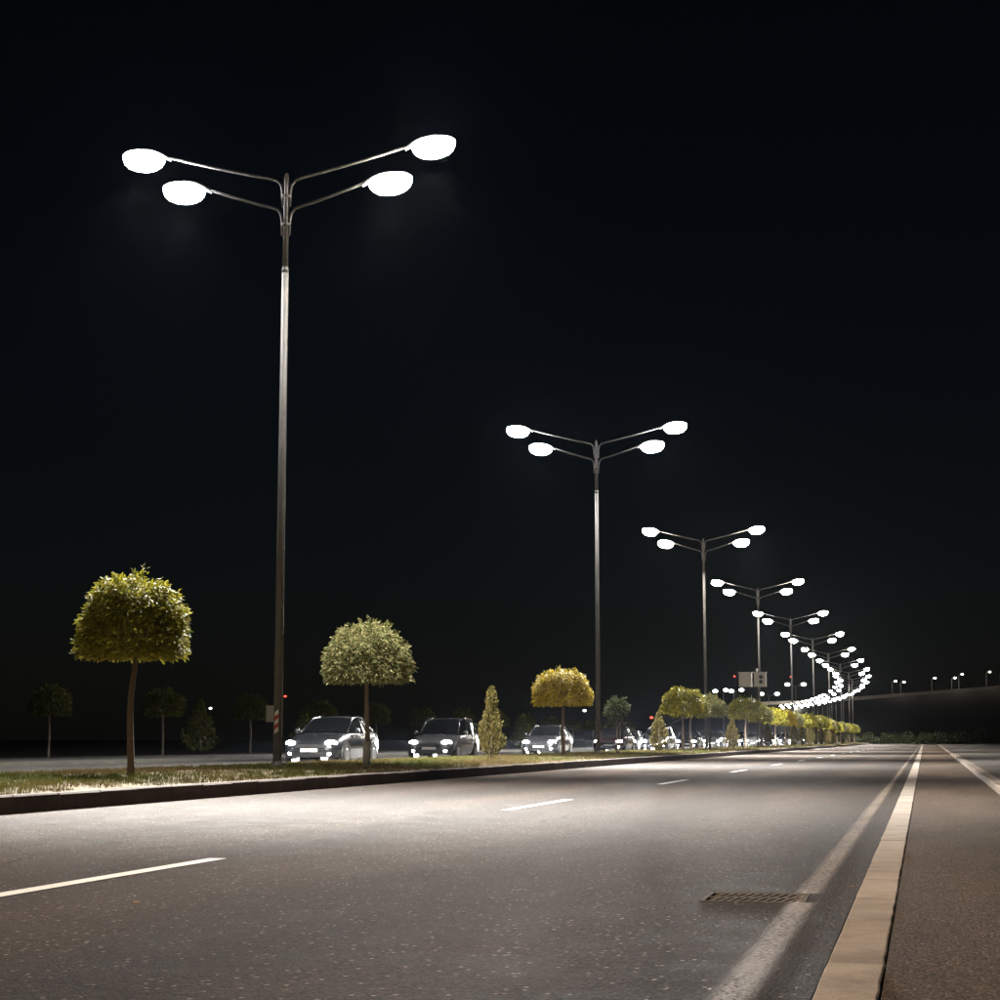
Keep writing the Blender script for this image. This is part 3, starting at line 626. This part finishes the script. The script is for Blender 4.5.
# ------------------------------------------------------------------ oncoming cars with lit headlamps (front looks to -y)
def make_car(kind='saloon'):
    t = empty('car')
    st = [(-2.12, .60, .30, .56), (-2.05, .76, .24, .64), (-1.8, .83, .20, .74), (-1.35, .87, .18, .86), (-.75, .89, .18, .95), (0, .89, .18, .96), (.9, .89, .18, .97), (1.5, .87, .19, .99), (1.95, .83, .24, .96), (2.12, .70, .34, .80)]
    if kind == 'estate': st[-3:] = [(1.5, .87, .19, 1.0), (1.98, .85, .24, 1.0), (2.10, .78, .34, .92)]
    rows = []
    for y, w, z0, z1 in st:
        zm = z0 + (z1 - z0) * .55
        half = [(w * .80, z0), (w * .97, z0 + .07), (w, zm), (w * .96, z1 - .06), (w * .86, z1 - .005), (w * .45, z1 + .03)]
        rows.append([(-x, y, z) for x, z in half] + [(0, y, z1 + .035)] + [(x, y, z) for x, z in reversed(half)])
    b = MB(); b.grid(rows); w_ = len(rows[0])
    b.f.append(tuple(range(w_ - 1, -1, -1))); o_ = (len(rows) - 1) * w_; b.f.append(tuple(o_ + i for i in range(w_)))
    body = b.build('body', CAR_PAINT[0], t, True)
    gh = [(-.80, .74, .955, .70, .985), (-.05, .80, .95, .60, 1.40), (.55, .80, .96, .60, 1.45), (1.05, .79, .97, .58, 1.40), (1.78, .74, .97, .66, 1.02)]
    if kind == 'estate': gh = [(-.80, .74, .955, .70, .985), (-.12, .80, .95, .62, 1.48), (.55, .80, .96, .63, 1.56), (1.6, .80, .97, .62, 1.54), (2.04, .76, .98, .66, 1.04)]
    rows = [[(-wb, y, zb), (-wt, y, zt - .03), (-wt * .8, y, zt), (0, y, zt + .02), (wt * .8, y, zt), (wt, y, zt - .03), (wb, y, zb)] for y, wb, zb, wt, zt in gh]
    b = MB(); b.grid(rows); fs = b.f; k = 6
    parts = {'windscreen': [fs[1], fs[2], fs[3], fs[4]], 'side_window_a': [fs[0], fs[6], fs[12], fs[18]], 'side_window_b': [fs[5], fs[11], fs[17], fs[23]],
             'rear_window': [fs[19], fs[20], fs[21], fs[22]], 'roof': [fs[i] for i in (7, 8, 9, 10, 13, 14, 15, 16)]}
    for nm, fl in parts.items():
        q = MB(); used = sorted({i for f_ in fl for i in f_}); q.v = [b.v[i] for i in used]; q.f = [tuple(used.index(i) for i in f_) for f_ in fl]
        ob = q.build('side_window' if nm.startswith('side') else nm, CAR_PAINT[0] if nm == 'roof' else M['glass'], t, True)
    for s_ in (-1, 1):
        MB().tube([(s_ * (g_[3] + (.03 if q in (0, 4) else .005)), g_[0], g_[4] - .015) for q, g_ in enumerate(gh)], .032, 6).build('roof_rail', CAR_PAINT[0], t, True)
        MB().tube([(s_ * .80, .50, .96), (s_ * (gh[2][3] + .01), .52, gh[2][4] - .04)], .03, 6).build('door_pillar', M['black'], t)
        m_ = MB().tube([(s_ * .84, -.52, 1.0), (s_ * .90, -.53, 1.02), (s_ * .96, -.53, 1.03), (s_ * 1.01, -.53, 1.03)], [.03, .07, .085, .05], 8).build('mirror', CAR_PAINT[0], t, True)
        hl = MB(); rr = []
        for q in np.linspace(0, math.pi / 2, 5):
            rr.append([(s_ * (.62 - .0 * q) + .17 * math.cos(q) * math.cos(a), -2.055 + .10 * abs(s_) * (.17 * math.cos(q) * math.cos(a) * s_ > .02) - .05 * math.sin(q) + .16 * max(0, .17 * math.cos(q) * math.cos(a) * s_), .665 + .075 * math.cos(q) * math.sin(a)) for a in np.linspace(0, 2 * math.pi, 17)])
        hl.grid(rr); hd = hl.build('headlight', M['lens'], t, True)
        fg = MB(); rr = [[(s_ * .58 + .075 * math.cos(q) * math.cos(a), -2.085 - .04 * math.sin(q), .36 + .055 * math.cos(q) * math.sin(a)) for a in np.linspace(0, 2 * math.pi, 13)] for q in np.linspace(0, math.pi / 2, 4)]
        fg.grid(rr); fg.build('fog_lamp', M['fog'], t, True)
        for yw in (-1.32, 1.30):
            MB().tube([(s_ * .70, yw, .33), (s_ * .884, yw, .33)], [.385, .385], 20).build('wheel_arch', M['black'], t)
            wh = MB().tube([(s_ * .72, yw, .31), (s_ * .90, yw, .31)], [.31, .30], 20).build('wheel', M['tyre'], t)
            rm = MB().tube([(s_ * .895, yw, .31), (s_ * .908, yw, .31)], [.20, .19], 16)
            rm.build('rim', M['rim'], wh)
    MB().box(-.42, .42, -2.135, -2.09, .52, .62).build('grille', M['black'], t)
    MB().box(-.50, .50, -2.10, -2.02, .26, .40).build('lower_grille', M['black'], t)
    MB().box(-.26, .26, -2.155, -2.137, .41, .50).build('number_plate', M['plate'], t)
    MB().tube([(-.72, -2.05, .47), (-.5, -2.11, .47), (.5, -2.11, .47), (.72, -2.05, .47)], .045, 6).build('bumper', CAR_PAINT[0], t, True)
    return t
BEAM = bpy.data.lights.new('headlamp_beam', 'SPOT'); BEAM.energy = HEAD_POWER; BEAM.spot_size = R(80); BEAM.spot_blend = .9; BEAM.shadow_soft_size = .06; BEAM.color = (1, .96, .93)
BEAM.use_nodes = True; nt = BEAM.node_tree; em = nt.nodes['Emission']        # flat dipped beam: wide, but only a few degrees tall
tc = nt.nodes.new('ShaderNodeTexCoord'); sp = nt.nodes.new('ShaderNodeSeparateXYZ'); nt.links.new(tc.outputs['Normal'], sp.inputs[0])
dv = node(nt, 'ShaderNodeMath', operation='DIVIDE'); nt.links.new(sp.outputs['Y'], dv.inputs[0]); nt.links.new(sp.outputs['Z'], dv.inputs[1])
sq = node(nt, 'ShaderNodeMath', operation='MULTIPLY'); nt.links.new(dv.outputs[0], sq.inputs[0]); nt.links.new(dv.outputs[0], sq.inputs[1])
sc_ = node(nt, 'ShaderNodeMath', operation='MULTIPLY'); sc_.inputs[1].default_value = -1 / (2 * .022 ** 2); nt.links.new(sq.outputs[0], sc_.inputs[0])
ex = node(nt, 'ShaderNodeMath', operation='EXPONENT'); nt.links.new(sc_.outputs[0], ex.inputs[0])
dh = node(nt, 'ShaderNodeMath', operation='DIVIDE'); nt.links.new(sp.outputs['X'], dh.inputs[0]); nt.links.new(sp.outputs['Z'], dh.inputs[1])
sh_ = node(nt, 'ShaderNodeMath', operation='MULTIPLY'); nt.links.new(dh.outputs[0], sh_.inputs[0]); nt.links.new(dh.outputs[0], sh_.inputs[1])
ah = node(nt, 'ShaderNodeMath', operation='MULTIPLY_ADD'); ah.inputs[1].default_value = -1 / (2 * .11 ** 2); nt.links.new(sh_.outputs[0], ah.inputs[0]); nt.links.new(sc_.outputs[0], ah.inputs[2]); nt.links.new(ah.outputs[0], ex.inputs[0])
ad = node(nt, 'ShaderNodeMath', operation='ADD'); ad.inputs[1].default_value = .003; nt.links.new(ex.outputs[0], ad.inputs[0]); nt.links.new(ad.outputs[0], em.inputs['Strength'])
BEAM2 = BEAM.copy(); BEAM2.energy = HEAD_POWER * 2
CARS = [(-17.3, 52, 0, 'dark oncoming saloon with lit headlamps, nearest car, just right of the nearest lamp post'), (-17.3, 65, 2, 'grey oncoming estate car with lit headlamps left of the nearest conifer'),
        (-17.3, 84, 1, 'dark grey oncoming car with lit headlamps behind the golden tree'), (-17.3, 103, 3, 'dark red oncoming car with lit headlamps right of the second lamp post'),
        (-17.3, 121, 4, None), (-20.9, 131, 0, None), (-17.3, 137, 1, None), (-20.9, 147, 2, None), (-17.3, 154, 0, None), (-20.9, 164, 4, None), (-17.3, 172, 1, None), (-20.9, 183, 0, None),
        (-17.3, 191, 5, None), (-20.9, 203, 2, None), (-17.3, 211, 0, None), (-20.9, 224, 1, None), (-17.3, 236, 2, None), (-20.9, 250, 0, None), (-17.3, 262, 1, None), (-20.9, 275, 0, None)]
car0 = make_car(); car1 = make_car('estate')
for i, (x, y, ci, lb) in enumerate(CARS):
    c = car0 if i == 0 else car1 if i == 1 else copy_tree(car1 if i % 3 == 1 else car0)
    c.scale = (1, 1, 1) if i < 2 else (random.uniform(.97, 1.04),) * 3
    c.location = (x, y, 0); c.rotation_euler = (0, 0, random.uniform(-.012, .012))
    tag(c, lb or 'distant oncoming car in the dazzling row of headlamps on the far road', 'car', 'oncoming cars on the far road' if lb else 'distant oncoming cars in the far row')
    for ch in c.children:
        if ch.type == 'MESH' and ch.data.materials[0] == CAR_PAINT[0]:
            ch.material_slots[0].link = 'OBJECT'; ch.material_slots[0].material = CAR_PAINT[ci]
for c in [o for o in COL.objects if o.name.split('.')[0] == 'car' and o.type == 'EMPTY']:
    for s_ in ((-.62, .62) if c.location.y < 110 else (0.0,)):
        lo = bpy.data.objects.new('headlamp_beam', BEAM if s_ else BEAM2); COL.objects.link(lo); lo.parent = c
        lo.location = (s_, -2.16, .665); lo.rotation_euler = (R(90 - 1.0), 0, R(180))

# ------------------------------------------------------------------ far background: embankment road with lamps, hedge, distant lights
EX = [(-95, 3.0), (-80, 10.5), (-62, 13.4), (-42, 14.0), (-21.5, 15.2), (26, 18.8), (120, 25), (260, 30)]
b = MB(); rows = []
for x, z in EX:
    rows.append([(x, 610, -.3), (x, 640, z * .72), (x, 650, z - .4), (x, 664, z - .4), (x, 720, -.3)])
b.grid(rows); o = b.build('embankment', M['slope'], smooth=True); o['kind'] = 'structure'
pw = empty('parapet_wall', (0, 650, 0)); tag(pw, 'long low concrete parapet of the raised road across the right background', 'wall')
for (xa, za), (xb, zb) in zip(EX, EX[1:]):
    n = max(1, int((xb - xa) / 12))
    for i in range(n):
        x0 = xa + (xb - xa) * i / n; x1 = xa + (xb - xa) * (i + 1) / n; z0 = za + (zb - za) * i / n; z1 = za + (zb - za) * (i + 1) / n; dz = random.uniform(-.08, .08)
        q = MB(); q.v = [(x0, -.2, z0 - .6), (x1 - .15, -.2, z1 - .6), (x1 - .15, .2, z1 - .6), (x0, .2, z0 - .6), (x0, -.2, z0 + .7 + dz), (x1 - .15, -.2, z1 + .7 + dz), (x1 - .15, .2, z1 + .7 + dz), (x0, .2, z0 + .7 + dz)]
        q.f = [(4, 5, 6, 7), (0, 1, 5, 4), (1, 2, 6, 5), (2, 3, 7, 6), (3, 0, 4, 7)]; q.build('parapet_panel', M['parapet'], pw)
fl = bpy.data.lights.new('raised_road_light', 'POINT'); fl.energy = 220; fl.color = (1, .85, .66); fl.shadow_soft_size = .2
POSTM = MB().tube([(0, 0, 0), (0, 0, 5.4)], [.12, .08], 6).mesh('post', M['galv']); ARMM = MB().tube([(0, 0, 5.3), (.5, -.4, 5.6), (1.1, -.9, 5.7)], .06, 6).mesh('arm', M['galv'])
def far_head(mat, r=.55):
    b = MB(); b.grid([[(r * math.cos(q) * math.cos(a), r * .8 * math.cos(q) * math.sin(a), r * .62 * math.sin(q)) for a in np.linspace(0, 2 * math.pi, 11)] for q in np.linspace(-math.pi / 2, math.pi / 2, 7)]); return b.mesh('lamp_globe', M[mat], True)
GW, GR, GY = far_head('far_white', .5), far_head('far_red', .45), far_head('far_warm', .5)
def ez(x): return float(np.interp(x, [p[0] for p in EX], [p[1] for p in EX]))
names = ['leftmost lamp on the raised road, just right of the avenue lamps', 'second lamp from the left on the raised road', 'third lamp from the left on the raised road', 'fourth lamp from the left on the raised road', 'fifth lamp from the left on the raised road', 'sixth lamp from the left on the raised road', 'rightmost lamp on the raised road at the picture edge']
for i, (px, s_) in enumerate([(-10.3, 1.0), (-7.4, .9), (3.2, 1.0), (10.0, .9), (12.5, 1.1), (21.8, 1.1), (26.5, .95), (40, 1), (55, 1)]):
    t = empty('roadside_lamp', (px, 652, ez(px) - .4)); tag(t, names[i] if i < 7 else 'lamp farther right on the raised road', 'street lamp', 'lamps on the raised road')
    link('post', POSTM, t, sc=(1, 1, s_)); link('arm', ARMM, t, (0, 0, 5.4 * (s_ - 1))); link('lamp_globe', GW if i in (1, 2, 3) else GY, t, (1.2, -1.0, 5.6 + 5.4 * (s_ - 1)))
    lo = bpy.data.objects.new('lamp_light', fl); COL.objects.link(lo); lo.parent = t; lo.location = (1.2, -2.4, 4.2)
# twin-headed lamps of a side street far left of the bend
def twin(x, y, h_, label, group=None):
    t = empty('twin_lamp', (x, y, -.3)); tag(t, label, 'street lamp', group)
    MB().tube([(0, 0, 0), (0, 0, h_)], [.14, .09], 6).build('post', M['galv'], t)
    for s_ in (-1, 1):
        MB().tube([(0, 0, h_ - .1), (s_ * .8, 0, h_ + .25), (s_ * 1.7, 0, h_ + .55)], .05, 6).build('arm', M['galv'], t); link('lamp_globe', GW, t, (s_ * 1.9, 0, h_ + .45), sc=1.25)
def at(px, Y): return (px - 924) / 1748.0 * Y          # lateral position at distance Y
for px, py, Y, lb in ((737, 693, 430, 'leftmost far twin-headed lamp above the round trees'), (747, 692, 440, 'far twin-headed lamp just left of the grey signal boxes'), (760, 703, 540, 'small far twin-headed lamp below the grey signal boxes'), (781, 696, 450, 'far twin-headed lamp just right of the grey signal boxes'), (806, 687, 430, 'highest far twin-headed lamp left of the bend')):
    twin(at(px, Y), Y, (740 - py) / 1780 * Y + .75, lb, 'far twin-headed lamps')
for px, py, Y, me, lb in ((210, 707, 300, GW, 'tiny bluish white light in the left darkness above the bushy conifer'), (291, 695, 420, GR, 'tiny red light right of the nearest lamp post'), (510, 697, 420, GW, 'tiny white light left of the golden tree'),
                          (510, 706, 400, GR, 'tiny red light left of the golden tree, below the white one'), (667, 718, 360, GR, 'tiny red light right of the second lamp post'), (748, 678, 600, GR, 'dim red light high above the grey signal boxes'), (802, 679, 620, GR, 'red light high between fourth and fifth lamp posts'), (601, 711, 300, GW, 'tiny white light just beside the second lamp post')):
    h_ = (740 - py) / 1780 * Y + .75; t = empty('mast_light', (at(px, Y), Y, -.3)); tag(t, lb, 'light', 'tiny distant lights')
    MB().tube([(0, 0, 0), (0, 0, h_ + .2)], .05, 5).build('mast', M['black'], t); link('lamp_globe', me, t, (0, 0, h_ + .3), sc=.55 if Y < 350 else .8)
# hedge right
def bush(n, r, hgt, cs, seed):
    v = rng.normal(0, 1, (n, 3)); v[:, 2] = np.abs(v[:, 2]); v /= np.linalg.norm(v, axis=1)[:, None]
    lump = np.array([noise.noise(tuple(q * 2.2 + seed)) for q in v]); pts = v * (1 + .45 * lump)[:, None] * (rng.random(n) ** .35)[:, None] * np.array([r, r, hgt])
    a, f, c = leaves(pts, v, .4, .2, palette(n, cs), .3); return tinted('foliage', a, f, c, M['leaf'])
DARK = [(.035, .045, .015), (.045, .052, .017), (.028, .036, .012)]
BU = [bush(900, 2.2, 1.7, DARK, 3.3), bush(900, 2.8, 1.3, DARK, 8.8)]
for i in range(26):
    x = 2 + i * 1.6 + random.uniform(-.6, .6); t = empty('bush', (x - 18, 345 + random.uniform(-6, 6), -.05), random.uniform(0, 6)); tag(t, 'one of the dim bushes along the dark far end of the road at right', 'bush', 'dim bushes at the far end of the road')
    s_ = random.uniform(.8, 1.3); t.scale = (s_, s_, s_); link('foliage', BU[i % 2], t)
# dry leaves on the road
lm = []
for c in ((.3, .13, .03), (.24, .15, .05)): lm.append(simple('dry_leaf', c, .7))
def fallen(x, y, k, label):
    a = random.uniform(0, 6); q = MB(); pts = []
    for t, w in ((0, 0), (.35, .022), (.7, .018), (1, 0)): pts.append((t, w))
    P_ = lambda u, w, z: (u * .045 * math.cos(a) - w * math.sin(a), u * .045 * math.sin(a) + w * math.cos(a), z)
    q.grid([[P_(t, -w, .006 + .003 * t), P_(t, 0, .004), P_(t, w, .006)] for t, w in pts]); o = q.build('fallen_leaf', lm[k]); o.location = (x, y, .002); tag(o, label, 'leaf', 'dry leaves on the road')
fallen(-3.55, 7.9, 0, 'orange dry leaf on the asphalt below the near lane dash'); fallen(-8.2, 26.0, 1, 'dry leaf on the asphalt near the median kerb')
fallen(-.40, 9.6, 0, 'tiny orange leaf against the gutter slabs beyond the drain')

# ------------------------------------------------------------------ thin night air
hm_ = bpy.data.materials.new('haze'); hm_.use_nodes = True; nt = hm_.node_tree; nt.nodes.remove(nt.nodes['Principled BSDF'])
pv = nt.nodes.new('ShaderNodeVolumePrincipled'); pv.inputs['Density'].default_value = .000012; pv.inputs['Color'].default_value = (.72, .82, 1.0, 1); pv.inputs['Anisotropy'].default_value = .93
nt.links.new(pv.outputs[0], nt.nodes['Material Output'].inputs['Volume'])
o = MB().box(-2600, 2600, -320, 3600, -1.3, 34).build('haze', hm_); o['kind'] = 'stuff'
